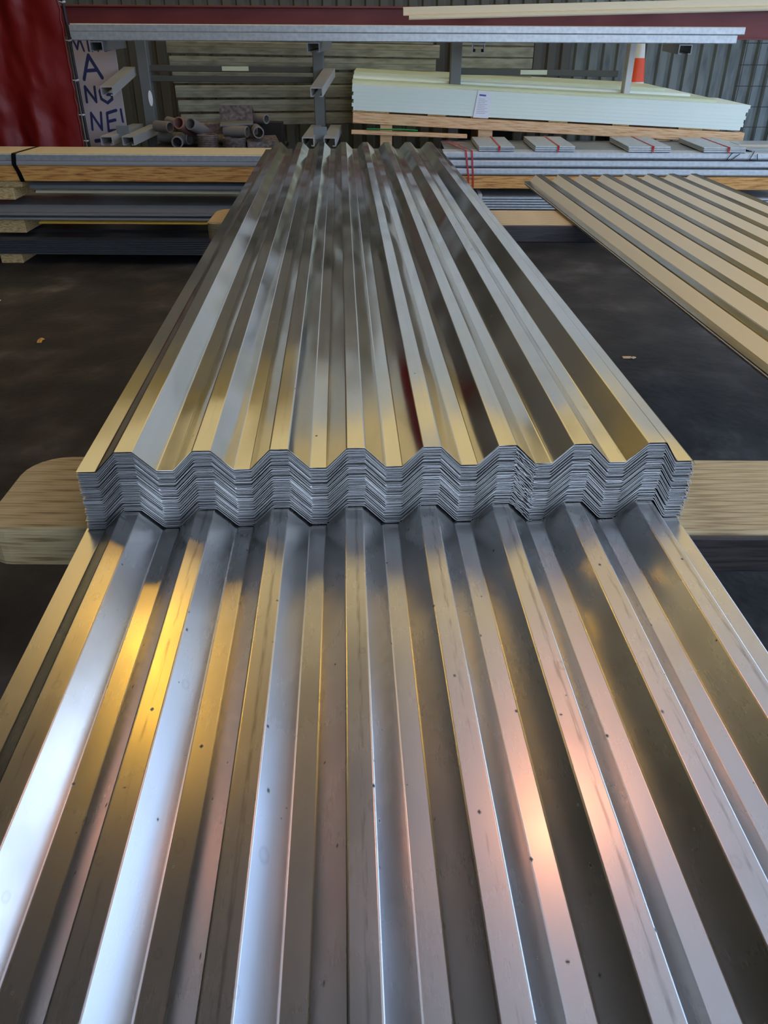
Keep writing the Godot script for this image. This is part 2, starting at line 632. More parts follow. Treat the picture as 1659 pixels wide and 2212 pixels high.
# ---------------------------------------------------------------- sheets
func ordinal(n: int) -> String:
	var ones := ["", "first", "second", "third", "fourth", "fifth", "sixth", "seventh", "eighth", "ninth", "tenth", "eleventh", "twelfth", "thirteenth", "fourteenth", "fifteenth", "sixteenth", "seventeenth", "eighteenth", "nineteenth"]
	if n < 20:
		return ones[n]
	var tens: Array = [["twentieth", "twenty"], ["thirtieth", "thirty"], ["fortieth", "forty"], ["fiftieth", "fifty"]][int(n / 10.0) - 2]
	return tens[0] if n % 10 == 0 else tens[1] + "-" + ones[n % 10]

func tall_stack() -> void:
	var base := 0.8410 - RIB_H        # valley height of the lowest sheet
	var top := 0.9455 - RIB_H
	var count := 46
	var gaps := []
	var total := 0.0
	for i in count - 1:
		var g := rng.randf_range(1.5, 2.2)
		if rng.randf() < 0.16:
			g = rng.randf_range(2.8, 3.9)
		if i == count - 2:
			g = 3.4
		gaps.append(g)
		total += g
	var prof := rib_profile(8, 3)
	var proff := rib_profile(8, 3, true)
	var crush := noise(1.0, 91, 2)
	var y := base
	for i in count:
		if i > 0:
			y += gaps[i - 1] / total * (top - base)
		var last := i == count - 1
		var dz := rng.randf_range(-0.0025, 0.0025) if not last else 0.002
		var dx := rng.randf_range(-0.0015, 0.0015) + (0.0 if i > 12 else (i - 12) * 0.0002)
		var droop := rng.randf_range(-0.0007, 0.0007)
		var fine := not last
		var amp := 0.0016
		var seed_x := i * 7.3
		var bendf := func(x: float, z: float) -> Vector3:
			var o := Vector3.ZERO
			var near: float = exp(z / 0.012)
			if fine:
				var in_crush: float = smoothstep(0.186, 0.194, x) * (1.0 - smoothstep(0.219, 0.234, x))
				o.y += crush.get_noise_2d(x * 190.0, seed_x) * amp * 2.4 * in_crush * near
				o.z += crush.get_noise_2d(x * 260.0 + 50.0, seed_x) * 0.004 * in_crush * near
				var in_left: float = smoothstep(-0.24, -0.225, x) * (1.0 - smoothstep(-0.21, -0.19, x))
				o.y += crush.get_noise_2d(x * 120.0, seed_x + 3.0) * amp * 0.5 * in_left * near
				o.y += crush.get_noise_2d(x * 14.0, seed_x + 9.0) * 0.0007 * near
				o.z += droop * 2.0
				var edge: float = smoothstep(0.44, 0.475, x)
				o.x += crush.get_noise_2d(z * 40.0, seed_x) * 0.004 * edge
			else:
				o.y += -0.004 * smoothstep(-0.40, -0.50, x) * smoothstep(-1.5, -3.6, z)
			return o
		var zs := []
		if last:
			for k in 41:
				zs.append(-3.69 * k / 40.0)
		else:
			zs = [0.0, -0.006, -0.018, -0.05, -3.68]
		var mesh := sheet_mesh(proff if fine else prof, 0.0008, zs, bendf)
		var lab := "thin ribbed steel sheet, %s from the top of the tall stack" % ordinal(count - i)
		if last:
			lab = "shiny ribbed steel sheet lying on top of the tall stack, ridges running away"
		elif i == 0:
			lab = "lowest ribbed steel sheet of the tall stack, resting on the dull lower sheets"
		var o := obj("ribbed_sheet", mesh, M.upper if last else M.edge[rng.randi_range(0, 3)], null, Vector3(0.0156 + dx, y, -1.092 + dz), Vector3(0, 0.0515, 0))
		tag(o, lab, "metal sheet", "ribbed steel sheets of the tall stack")

func low_stacks() -> void:
	var prof := rib_profile(8, 3)
	var zs := []
	for k in 25:
		zs.append(1.12 - 3.66 * k / 24.0)
	var mesh := sheet_mesh(prof, 0.0008, zs)
	for i in 6:
		var y := 0.8386 - RIB_H - (5 - i) * 0.0028
		var o := obj("ribbed_sheet", mesh, M.lower if i == 5 else M.edge[i % 4], null, Vector3(0.0102 + (0.0 if i == 5 else rng.randf_range(-0.002, 0.002)), y, -1.0986), Vector3(0, 0.0474, 0))
		tag(o, "broad dull ribbed steel sheet in the foreground, the tall stack sitting on its far part" if i == 5 else "ribbed steel sheet, %s under the broad dull sheet in the foreground" % ordinal(5 - i), "metal sheet", "ribbed steel sheets of the low stack")
	var zs2 := []
	for k in 19:
		zs2.append(-3.66 * k / 18.0)
	var mesh2 := sheet_mesh(prof, 0.0008, zs2)
	for i in 9:
		var y := 0.836 - RIB_H - (8 - i) * 0.0017
		var o := obj("ribbed_sheet", mesh2, M.side if i == 8 else M.edge[i % 4], null, Vector3(1.211 - 0.0 + sin(0.066) * 3.66 + (0.0 if i == 8 else rng.randf_range(-0.006, 0.006)), y, -4.47 + cos(0.066) * 3.66 + rng.randf_range(-0.004, 0.004)), Vector3(0, 0.066, 0))
		tag(o, "golden ribbed steel sheet on top of the separate stack at the right" if i == 8 else "ribbed steel sheet, %s under the golden top one of the right stack" % ordinal(8 - i), "metal sheet", "ribbed steel sheets of the right stack")

func plank_mesh(x0: float, x1: float, z0: float, z1: float, y0: float, y1: float, r: float) -> ArrayMesh:
	# rounded left end; eased edges
	var s := st_new()
	var ring := []
	for k in 7:
		var a := PI / 2 + PI / 2 * k / 6.0
		ring.append(Vector2(x0 + r * 1.15 + r * 1.15 * cos(a), z1 - r * 0.35 - (z0 - z0) - 0.0) + Vector2(0, -0.0))
	var pts := []
	# outline seen from above, anticlockwise from front right
	pts.append(Vector2(x1, z1))
	for k in 7:
		var a := PI / 2 + (PI / 2) * k / 6.0
		pts.append(Vector2(x0 + r + r * cos(a), z1 - r + r * sin(a)))
	var bx0 := x0 - 0.002
	var rb := r * 1.6
	for k in 7:
		var a := PI + (PI / 2) * k / 6.0
		pts.append(Vector2(bx0 + rb + rb * cos(a), z0 + rb + rb * sin(a)))
	pts.append(Vector2(x1, z0))
	var n := pts.size()
	var c := 0.006
	var inner := []
	var cen := Vector2((x0 + x1) / 2, (z0 + z1) / 2)
	for i in n:
		var d: Vector2 = cen - pts[i]
		inner.append(pts[i] + Vector2(signf(d.x), signf(d.y)) * c)
	for i in n:
		var j := (i + 1) % n
		var a: Vector2 = pts[i]
		var b: Vector2 = pts[j]
		var e := b - a
		var out := Vector3(e.y, 0, -e.x)
		if out.dot(Vector3(a.x - cen.x, 0, a.y - cen.y)) < 0:
			out = -out
		fquad(s, Vector3(a.x, y0, a.y), Vector3(b.x, y0, b.y), Vector3(b.x, y1 - c, b.y), Vector3(a.x, y1 - c, a.y), out)
		fquad(s, Vector3(a.x, y1 - c, a.y), Vector3(b.x, y1 - c, b.y), Vector3(inner[j].x, y1, inner[j].y), Vector3(inner[i].x, y1, inner[i].y), out.normalized() + Vector3.UP)
	var poly := PackedVector2Array(inner)
	var idx := Geometry2D.triangulate_polygon(poly)
	for k in range(0, idx.size(), 3):
		var p := []
		var q := []
		for m in 3:
			p.append(Vector3(poly[idx[k + m]].x, y1, poly[idx[k + m]].y))
			q.append(Vector3(pts[idx[k + m]].x, y0, pts[idx[k + m]].y))
		tri(s, p, [Vector3.UP, Vector3.UP, Vector3.UP], [Vector2.ZERO, Vector2.ZERO, Vector2.ZERO])
		tri(s, q, [Vector3.DOWN, Vector3.DOWN, Vector3.DOWN], [Vector2.ZERO, Vector2.ZERO, Vector2.ZERO])
	return s.commit()

func trestle(label: String, x0: float, x1: float, zc: float, w: float) -> void:
	var t := thing("plank_trestle", label, "trestle", Vector3((x0 + x1) / 2, 0, zc), "plank trestles under the sheets")
	var hx := (x1 - x0) / 2
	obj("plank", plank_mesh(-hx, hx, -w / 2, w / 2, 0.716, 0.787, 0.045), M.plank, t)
	obj("dark_strip", bx(Vector3(hx * 2 - 0.22, 0.068, 0.012), 0.003), M.plank_face, t, Vector3(0.11, 0.7505, w / 2 + 0.0065))  # thin dark strip added over the plank's front face
	for x in [-0.25 - (x0 + x1) / 2, 0.28 - (x0 + x1) / 2, hx - 0.08]:
		obj("leg", bx(Vector3(0.08, 0.716, 0.1), 0.004), M.steel_dark, t, Vector3(x, 0.358, 0))

# ---------------------------------------------------------------- the shed
func clad_mesh(w: float, h: float, pitch := 0.14, depth := 0.03) -> ArrayMesh:
	# a ribbed wall sheet standing in the xy plane, base centre at the origin, ribs towards +z
	var line := []
	var n := int(round(w / pitch))
	for k in n:
		var x := -w / 2 + k * w / n
		var p := w / n
		line.append_array([Vector2(x, 0), Vector2(x + p * 0.22, 0), Vector2(x + p * 0.36, depth), Vector2(x + p * 0.86, depth)])
	line.append(Vector2(w / 2, 0))
	var o := folded(line, 0.003)
	var s := st_new()
	var cw := Geometry2D.is_polygon_clockwise(o)
	for i in o.size():
		var a := o[i]
		var b := o[(i + 1) % o.size()]
		var e := b - a
		var nn := Vector3(-e.y, 0, e.x) if cw else Vector3(e.y, 0, -e.x)
		fquad(s, Vector3(a.x, 0, a.y), Vector3(b.x, 0, b.y), Vector3(b.x, h, b.y), Vector3(a.x, h, a.y), nn)
	return s.commit()

func shed() -> void:
	struct("floor", bx(Vector3(13.0, 0.2, 17.0), 0.0), M.floor, Vector3(0.5, -0.1, -2.2))
	struct("ground", bx(Vector3(120, 0.2, 120), 0.0), M.concrete, Vector3(0, -0.205, 0))
	struct("wall_sky_screen", bx(Vector3(0.3, 7.0, 40.0), 0.0), M.sky_screen, Vector3(16.0, 3.5, -6.0))  # unseen wall added across the yard to cut low sky in reflections
	# back wall: ribbed sheets, unseen upper run toned by patch to shape the reflections
	var wall := Node3D.new()
	wall.name = numbered("wall_back")
	add_child(wall)
	wall.set_meta("kind", "structure")
	var cm := clad_mesh(0.98, 2.5)
	var um := clad_mesh(0.98, 1.45)
	var vm := clad_mesh(0.98, 0.75)
	var short := clad_mesh(0.98, 1.82)
	var tall := clad_mesh(0.98, 2.15)
	for k in 13:
		var x := -5.5 + k * 0.98
		obj("cladding_sheet", short if k > 5 else cm, M.clad if k > 7 else M.clad_dark, wall, Vector3(x, 0, -9.2))
		obj("cladding_sheet", tall if k > 5 else um, M.bright_panel if k > 5 and k < 10 else (M.clad_pale if k < 6 else M.reflect_gold), wall, Vector3(x, 1.77 if k > 5 else 2.45, -9.24))  # bright and gold patches put in for the steel to mirror
		obj("translucent_sheet", vm, M.bright_panel if k > 4 else M.reflect_gold, wall, Vector3(x, 3.88, -9.26))
	obj("girt", bx(Vector3(13, 0.15, 0.08)), M.rack_dark, wall, Vector3(0.5, 2.45, -9.32))
	struct("wall_left", clad_mesh(16.0, 4.6, 0.2), M.clad_warm, Vector3(-6.0, 0, -2.0), Vector3(0, PI / 2, 0))
	struct("wall_front", clad_mesh(6.6, 4.6, 0.2), M.clad_warm, Vector3(-2.7, 0, 6.0), Vector3(0, PI, 0))
	# roof: opaque left half, with a yellowed translucent strip near the back wall
	struct("roof", bx(Vector3(6.2, 0.12, 11.6), 0.0), M.roof_solid, Vector3(-2.9, 4.66, 0.6))
	struct("roof_light", bx(Vector3(6.8, 0.12, 11.6), 0.0), M.roof, Vector3(3.6, 4.66, 0.6))  # right half made translucent to brighten the ceiling seen in the metal
	var sk := Node3D.new()
	sk.name = numbered("window_1")
	add_child(sk)
	sk.set_meta("kind", "structure")
	for k in 13:
		var q := obj("translucent_sheet", clad_mesh(0.98, 4.3), M.yellow_light, sk, Vector3(-5.5 + k * 0.98, 4.62, -5.0), Vector3(-PI / 2, 0, 0))
		q.scale = Vector3.ONE
	for x in [-2.4, 1.8, 6.0]:
		struct("trim_1" if x < 0 else ("trim_2" if x < 4 else "trim_3"), bx(Vector3(0.12, 0.2, 4.2)), M.rack_dark, Vector3(x, 4.5, -7.1))
	for z in [-8.8, -3.2, 5.4]:
		struct("column", bx(Vector3(0.2, 4.6, 0.2)), M.rack_dark, Vector3(6.6, 2.3, z))
	for z in [5.4]:
		struct("column", bx(Vector3(0.2, 4.6, 0.2)), M.rack_dark, Vector3(-5.7, 2.3, z))

func high_bay(label: String, at: Vector3, c: Color, e: float) -> void:
	var t := thing("warehouse_lamp", label, "lamp", at, "high lamps over the stacks")
	obj("shade", lathe([Vector2(0.02, 0.34), Vector2(0.09, 0.33), Vector2(0.10, 0.2), Vector2(0.26, 0.0), Vector2(0.25, 0.0), Vector2(0.09, 0.19), Vector2(0.0, 0.2)]), M.galv_dull, t)
	obj("stem", bx(Vector3(0.03, 0.3, 0.03)), M.steel_dark, t, Vector3(0, 0.45, 0))
	var gm := mat(c, 0.5)
	gm.emission_enabled = true
	gm.emission = c
	gm.emission_energy_multiplier = e
	obj("bulb", lathe([Vector2(0.0, -0.03), Vector2(0.12, 0.0), Vector2(0.17, 0.06), Vector2(0.1, 0.14), Vector2(0.0, 0.16)], 20), gm, t)
	var l := OmniLight3D.new()
	l.name = "bulb_light"
	t.add_child(l)
	l.position = Vector3(0, -0.06, 0)
	l.light_color = c
	l.light_energy = 0.25
	l.light_size = 0.15
	l.omni_range = 20.0
	l.omni_attenuation = 2.0
	l.shadow_enabled = true

# ---------------------------------------------------------------- left pile
func left_pile() -> void:
	var z := -5.84
	# blocks and the two dark bundles
	for b in [[-2.72, 0.036, 0.072, "pine block on the floor under the charcoal sheets at the left"], [-0.9, 0.036, 0.072, "pine block on the floor under the charcoal sheets, behind the tall stack"]]:
		tag(obj("timber_block", bx(Vector3(0.16, b[2], 0.5), 0.004), M.block, null, Vector3(b[0], b[1], z - 0.28)), b[3], "timber block", "pine blocks spacing the left pile")
	# charcoal bundle
	var t := thing("sheet_bundle", "charcoal painted ribbed sheets, lowest bundle of the left pile", "sheet bundle", Vector3(-1.95, 0.072, z), "painted sheet bundles of the left pile")
	var lay := 8
	for k in lay:
		var y := k * 0.0125
		var o := push_x(folded([Vector2(-0.60, y + 0.02), Vector2(-0.42, y + 0.02), Vector2(-0.36, y + 0.032), Vector2(-0.24, y + 0.032), Vector2(-0.20, y + 0.02), Vector2(-0.05, y + 0.02), Vector2(-0.012, y + 0.008), Vector2(rng.randf_range(-0.001, 0.001), y + 0.008), Vector2(rng.randf_range(-0.001, 0.001), y - 0.004 + 0.004)], 0.004), -1.3 + rng.randf_range(-0.004, 0.004), 1.25)
		obj("sheet", o, M.char_coat, t)
	# spacers
	for x in [-2.68, -0.9]:
		tag(obj("timber_block", bx(Vector3(0.2, 0.09, 0.44), 0.004), M.block, null, Vector3(x, 0.252, z - 0.28)), "pine block between the charcoal and the grey sheets at the left" if x < -2 else "pine block between the charcoal and the grey sheets, behind the tall stack", "timber block", "pine blocks spacing the left pile")
	var br := push_x(folded([Vector2(-0.5, 0.02), Vector2(-0.06, 0.02), Vector2(-0.004, 0.0)], 0.004), -2.45, -0.75)
	tag(obj("lit_sheet_strip", br, M.galv_lit, null, Vector3(0, 0.287, z + 0.012)), "thin galvanised sheet with lit gold painted on, lying just under the grey sheets of the left pile", "metal strip")
	# grey bundle
	t = thing("sheet_bundle", "mid grey painted sheets, middle bundle of the left pile", "sheet bundle", Vector3(-1.95, 0.31, z), "painted sheet bundles of the left pile")
	for k in 2:
		var y := k * 0.03
		var o := push_x(folded([Vector2(-0.60, y + 0.055), Vector2(-0.16, y + 0.05), Vector2(-0.10, y + 0.05), Vector2(-0.035, y + 0.014), Vector2(-0.001 * (k % 2), y + 0.012), Vector2(-0.001 * (k % 2), y - 0.0)], 0.004), -1.32 + rng.randf_range(-0.004, 0.004), 1.25)
		obj("sheet", o, M.grey_coat, t)
	# pale bundle
	t = thing("sheet_bundle", "cream and grey edged sheets under the timber bearer of the left pile", "sheet bundle", Vector3(-1.65, 0.45, z), "painted sheet bundles of the left pile")
	obj("lower_sheet", push_x(folded([Vector2(-0.5, 0.06), Vector2(-0.09, 0.06), Vector2(-0.055, 0.042), Vector2(-0.05, 0.03)], 0.005), -0.8, 0.95), M.cream_coat, t)
	obj("upper_sheet", push_x(folded([Vector2(-0.5, 0.10), Vector2(-0.05, 0.10), Vector2(-0.02, 0.085), Vector2(-0.018, 0.066), Vector2(-0.035, 0.06)], 0.006), -0.82, 0.95), M.galv_dull, t)
	for q in [[-2.68, 0.475, 0.08, 0.16], [-2.66, 0.54, 0.045, 0.26], [-0.85, 0.50, 0.13, 0.2]]:
		tag(obj("timber_block", bx(Vector3(q[3], q[2], 0.4), 0.004), M.block, null, Vector3(q[0], q[1], z - 0.24)), "thin pine block right under the left end of the timber bearer" if q[2] < 0.05 else ("thick pine block on the grey sheets at the left edge" if q[0] < -2 else "pine block under the far end of the timber bearer behind the tall stack"), "timber block", "pine blocks spacing the left pile")
	# timber bearer
	tag(obj("timber_bearer", bx(Vector3(2.45, 0.101, 0.09), 0.004), M.timber, null, Vector3(-1.95, 0.614, z - 0.045)), "long knotty brown timber bearer under the galvanised tray of the left pile", "timber")
	tag(obj("timber_bearer", bx(Vector3(2.45, 0.101, 0.09), 0.004), M.timber, null, Vector3(-1.95, 0.614, z - 0.3)), "second timber bearer, hidden behind the knotty brown one of the left pile", "timber")
	# galvanised tray on top
	t = thing("steel_tray", "long folded galvanised steel tray topping the left pile", "steel section", Vector3(-1.95, 0.665, z))
	obj("upper_tray", push_x(folded([Vector2(-0.35, 0.01), Vector2(-0.35, 0.07), Vector2(-0.004, 0.07), Vector2(0.0, 0.066), Vector2(0.0, 0.034), Vector2(-0.012, 0.03)], 0.004), -1.25, 1.2), M.galv, t)
	obj("top_plate", bx(Vector3(2.45, 0.003, 0.335), 0.001), M.cream_coat, t, Vector3(-0.025, 0.0738, -0.18))
	obj("lower_tray", push_x(folded([Vector2(-0.34, 0.004), Vector2(-0.02, 0.004), Vector2(0.004, 0.004), Vector2(0.006, 0.012), Vector2(0.006, 0.028), Vector2(-0.012, 0.028)], 0.004), -1.25, 1.2), M.zinc_white, t)
	# strap
	var sx := -2.52
	tag(obj("black_strap", band([Vector3(sx + 0.03, 0.739, z - 0.355), Vector3(sx, 0.741, z - 0.002), Vector3(sx - 0.002, 0.737, z + 0.009), Vector3(sx - 0.012, 0.672, z + 0.011), Vector3(sx + 0.006, 0.62, z + 0.004), Vector3(sx + 0.02, 0.562, z + 0.004), Vector3(sx + 0.02, 0.558, z - 0.1)], Vector3.RIGHT, 0.03, 0.003), M.strap_black), "black packing strap round the left end of the tray and timber", "strap")

# ---------------------------------------------------------------- right pile
func channel_outline(d: float, h: float, t := 0.006) -> PackedVector2Array:
	# an open-backed roll-formed channel with a rounded nose towards the viewer
	return folded([Vector2(-d, 0.008), Vector2(-d, 0.0 + t), Vector2(-0.012, t), Vector2(-0.003, t + 0.004), Vector2(0.0, t + 0.012), Vector2(0.0, h - t - 0.012), Vector2(-0.004, h - t - 0.004), Vector2(-0.014, h - t), Vector2(-d, h - t), Vector2(-d, h - 0.018)], t)

func right_pile() -> void:
	var z := -6.5
	for k in 3:
		var y := 0.515 + k * 0.0575
		var lab: String = ["lowest of the three bright galvanised channels facing the viewer in the right pile", "middle one of the three bright galvanised channels in the right pile", "topmost of the three bright galvanised channels in the right pile"][k]
		tag(obj("steel_channel", push_x(channel_outline(0.12, 0.0565, 0.004), -1.3, 1.55), M.galv, null, Vector3(1.75 + [0.0, 0.03, -0.02][k], y, z - k * 0.004)), lab, "steel channel", "galvanised channels of the right pile")
	for k in 4:
		tag(obj("steel_channel", push_x(channel_outline(0.14, 0.168, 0.004), -1.3, 1.5), M.galv_dull, null, Vector3(1.75, 0.515, z - 0.15 - k * 0.147)), "dull galvanised channel on the right pile, %s row behind the bright ones" % ordinal(k + 1), "steel channel", "galvanised channels of the right pile")
	# short folded plates on top
	var spots := [[0.83, 0.27, 0.035, "leftmost of four strapped plate packs on the right pile, beside the loose red straps"], [1.27, 0.30, 0.04, "strapped plate pack, second from the loose red straps on the right pile"], [1.98, 0.32, 0.04, "strapped plate pack, third from the loose red straps on the right pile"], [2.55, 0.32, 0.036, "strapped plate pack farthest right on the right pile, beside the corrugated offcuts"]]
	for q in spots:
		var t := thing("plate_pack", q[3], "plate pack", Vector3(q[0], 0.685, z - 0.31), "strapped plate packs on the right pile")
		var n := 3
		for k in n:
			var s := st_new()
			var h: float = q[2] / n
			box_into(s, Vector3(q[1], h - 0.001, 0.60), 0.003, Vector3(rng.randf_range(-0.004, 0.004), h * (k + 0.5), rng.randf_range(-0.006, 0.006)))
			obj("plate", s.commit(), M.galv, t)
		var hw: float = q[1] * 0.08
		obj("strap", band([Vector3(hw, 0.0, 0.312), Vector3(hw, q[2] + 0.0015, 0.312), Vector3(hw, q[2] + 0.0015, -0.31), Vector3(hw, 0.0, -0.31)], Vector3.RIGHT, 0.014, 0.002), M.strap_red, t)
	# corrugated offcuts right of the packs
	for k in 3:
		tag(obj("offcut_sheet", push_x(folded([Vector2(-0.55, 0), Vector2(-0.4, 0), Vector2(-0.38, 0.012), Vector2(-0.2, 0.012), Vector2(-0.18, 0), Vector2(-0.02, 0)], 0.003), -0.05, 0.45), M.galv, null, Vector3(2.83 - 0.02 * k, 0.688 + k * 0.006, z - 0.05)), ["lowest", "middle", "topmost"][k] + " of the short galvanised offcuts beside the last plate pack", "metal offcut", "short offcuts at the right end of the pile")
	# loose red straps round the left end
	var zf := z + 0.006
	var sl := [[0.60, 0.63], [0.645, 0.665]]
	for k in 2:
		var a: float = sl[k][0]
		var b: float = sl[k][1]
		tag(obj("red_strap", band([Vector3(a - 0.16, 0.687, z - 0.55), Vector3(a - 0.10, 0.70, z - 0.35), Vector3(a - 0.05, 0.695, z - 0.15), Vector3(a, 0.692, z + 0.002), Vector3(a + 0.003, 0.68, zf + 0.002), Vector3(lerpf(a, b, 0.5), 0.60, zf + 0.004), Vector3(b, 0.515, zf + 0.004), Vector3(b + 0.005, 0.43, zf + 0.0)], Vector3.RIGHT, 0.012, 0.002), M.strap_red), "red packing strap nearer the tall stack, round the channels' left end" if k == 0 else "red packing strap nearer the first plate pack, round the channels' left end", "strap", "red straps at the left end of the channels")
	for k in 3:
		var ctr := Vector3([0.50, 0.54, 0.58][k], 0.694, [-6.86, -6.78, -6.70][k])
		var pts := []
		for i in 9:
			var a := TAU * i / 8.0 * 0.8
			pts.append(ctr + Vector3(cos(a) * 0.02, 0.002 + 0.012 * (1 + sin(a)), sin(a) * 0.02))
		tag(obj("strap_curl", band(pts, Vector3(0, 0, 1), 0.012, 0.0015), M.strap_red), ["curl of red strap farthest back on the channels' left end", "middle curl of red strap on the channels' left end", "curl of red strap nearest the channels' front edge"][k], "strap", "cut red strap ends")
	for k in 2:
		tag(obj("wire_tie", rod([Vector3(2.66 + 0.13 * k, 0.69, z - 0.05), Vector3(2.60 + 0.16 * k, 0.685, z + 0.012), Vector3(2.57 + 0.17 * k, 0.64, z + 0.012), Vector3(2.60 + 0.2 * k, 0.635, z + 0.012), Vector3(2.66 + 0.13 * k, 0.68, z + 0.012)], 0.003, 6), M.wire), "thin wire tie looped on the channels' front, nearer the plate packs" if k == 0 else "thin wire tie looped on the channels' front, at the far right end", "wire tie", "wire ties on the right pile")
	tag(obj("timber_bearer", bx(Vector3(2.9, 0.09, 0.09), 0.004), M.timber, null, Vector3(1.95, 0.468, z - 0.045)), "brown timber bearer directly under the bright galvanised channels", "timber")
	tag(obj("timber_bearer", bx(Vector3(2.9, 0.09, 0.09), 0.004), M.timber, null, Vector3(1.95, 0.468, z - 0.55)), "rear timber bearer under the dull channels of the right pile", "timber")
	for x in [0.62, 2.6]:
		tag(obj("timber_block", bx(Vector3(0.10, 0.045, 0.5), 0.003), M.block, null, Vector3(x, 0.4, z - 0.27)), "small spacer block over the pale bundle, near the tall stack" if x < 1 else "small spacer block over the pale bundle, at its right part", "timber block", "spacer blocks of the right pile")
	var t2 := thing("sheet_bundle", "pale galvanised sheet bundle low in the right pile, banded near its left end", "sheet bundle", Vector3(1.85, 0.275, z))
	for k in 5:
		obj("sheet", push_x(folded([Vector2(-0.6, k * 0.019 + 0.012), Vector2(-0.01, k * 0.019 + 0.012), Vector2(0, k * 0.019 + 0.008), Vector2(0, k * 0.019)], 0.006), -1.4, 1.5), M.galv, t2)
	obj("band", band([Vector3(-1.12, 0.105, -0.5), Vector3(-1.12, 0.105, 0.006), Vector3(-1.12, 0.0, 0.008)], Vector3.RIGHT, 0.03, 0.003), M.tie, t2)
	for x in [0.7, 2.6]:
		tag(obj("timber_block", bx(Vector3(0.14, 0.275, 0.5), 0.004), M.block, null, Vector3(x, 0.1375, z - 0.3)), "tall block on the floor under the pale bundle, near the tall stack" if x < 1 else "tall block on the floor under the pale bundle, at its right part", "timber block", "spacer blocks of the right pile")

# ---------------------------------------------------------------- mint bundle on timbers
func mint_bundle() -> void:
	var root := Transform3D(Basis(Vector3(0, 0, 1), -0.0425), Vector3(1.31, 0.78, -7.2))
	var put := func(o: Node3D, p: Vector3) -> void:
		o.transform = root * Transform3D(Basis.IDENTITY, p)
	var words := ["lowest", "second lowest", "third lowest", "fourth lowest", "fifth lowest", "sixth lowest", "seventh lowest"]
	for k in 7:
		var h := 0.0268
		var l: float = 3.18 + [0.0, 0.03, 0.01, 0.035, 0.015, 0.04, 0.05][k]
		var s := st_new()
		var x0: float = -1.595 + [0.012, 0.0, 0.014, 0.0, 0.012, 0.0, 0.0][k]
		push_x(PackedVector2Array([Vector2(-0.75, 0.0), Vector2(0.0 - (0.0015 if k > 3 else 0.0), 0.0), Vector2(0.0 - (0.0015 if k > 3 else 0.0), h - 0.0005), Vector2(-0.002, h), Vector2(-0.75, h)]), x0, x0 + l, s)
		var o := obj("mint_panel", s.commit(), M.mint)
		put.call(o, Vector3(0, 0.053 + k * h, 0))
		tag(o, "pale mint green panel, %s in the bundle on the pink timber" % words[k], "cladding panel", "pale mint panels")
	for k in 3:
		var o := obj("mint_panel", push_x(PackedVector2Array([Vector2(-0.75, 0), Vector2(0, 0), Vector2(0, 0.016), Vector2(-0.02, 0.022), Vector2(-0.75, 0.022)]), -1.6, 1.40 - 0.16 * k), M.mint_old if k != 1 else M.mint)
		put.call(o, Vector3(0, 0.053 + 7 * 0.0268 + k * 0.022, -0.13 - 0.2 * k))
		tag(o, ["yellowed panel set back on the mint bundle, first step up", "pale panel set back on the mint bundle, middle step", "yellowed panel set farthest back on top of the mint bundle"][k], "cladding panel", "pale mint panels")
	# paper label
	var im := Image.create(96, 192, false, Image.FORMAT_RGB8)
	im.fill(Color(0.93, 0.93, 0.95))
	im.fill_rect(Rect2i(14, 20, 44, 12), Color(0.25, 0.33, 0.62))
	for k in 9:
		im.fill_rect(Rect2i(14, 52 + k * 13, 40 + (k * 17) % 30, 4), Color(0.72, 0.74, 0.78))
	var pm := mat(Color.WHITE, 0.7)
	pm.albedo_texture = ImageTexture.create_from_image(im)
	var s2 := st_new()
	var col := [Vector3(-0.055, 0.19, 0.004), Vector3(0.062, 0.185, 0.006), Vector3(0.05, 0.0, 0.012), Vector3(-0.075, 0.0, 0.010)]
	var n := Vector3(0, 0, 1)
	quad(s2, col, [n, n, n, n])
	var bk := []
	for v in col:
		bk.append(v - Vector3(0, 0, 0.0015))
	quad(s2, bk, [-n, -n, -n, -n])
	var lab := obj("paper_label", s2.commit(), pm)
	put.call(lab, Vector3(-0.53, 0.047, 0.001))
	tag(lab, "white printed paper label hanging on the front of the mint bundle", "label")
	# timber and spacers
	var tb := obj("timber_bearer", bx(Vector3(3.23, 0.08, 0.09), 0.004), M.timber2)
	put.call(tb, Vector3(0.03, -0.002, -0.045))
	tag(tb, "long pinkish timber bearer under the mint bundle", "timber")
	var tb2 := obj("timber_bearer", bx(Vector3(3.23, 0.08, 0.09), 0.004), M.timber2)
	put.call(tb2, Vector3(0.03, -0.002, -0.6))
	tag(tb2, "rear pinkish timber bearer under the mint bundle, behind the front one", "timber")
	var names := ["left end", "label's left", "label's right", "middle right", "right end"]
	var xs := [-1.44, -0.9, -0.55, 0.1, 0.62, 1.2]
	for k in xs.size():
		var b := obj("spacer", bx(Vector3([0.3, 0.15, 0.14, 0.16, 0.14, 0.2][k], 0.0145, 0.6), 0.002), M.block)
		put.call(b, Vector3(xs[k], 0.0455, -0.33))
		tag(b, "thin wooden spacer between timber and mint bundle, %s from the bundle's left end" % ordinal(k + 1), "spacer", "thin spacers under the mint bundle")
	# posts below
	for q in [[-0.0, 0.10, "upright wooden prop under the left half of the pink timber"], [0.82, 0.12, "upright wooden prop under the pink timber below the paper label"], [2.3, 0.12, "upright wooden prop under the right half of the pink timber"]]:
		var top: float = 0.78 - 0.042 - (q[0] - 1.31) * 0.0425
		tag(obj("wooden_prop", bx(Vector3(q[1], top, 0.6), 0.004), M.timber2, null, Vector3(q[0], top / 2, -7.53)), q[2], "timber prop", "props under the mint bundle")
	var th := obj("thin_batten", bx(Vector3(0.95, 0.03, 0.05), 0.003), M.timber2, null, Vector3(0.19, 0.73, -7.17), Vector3(0, 0, -0.03))
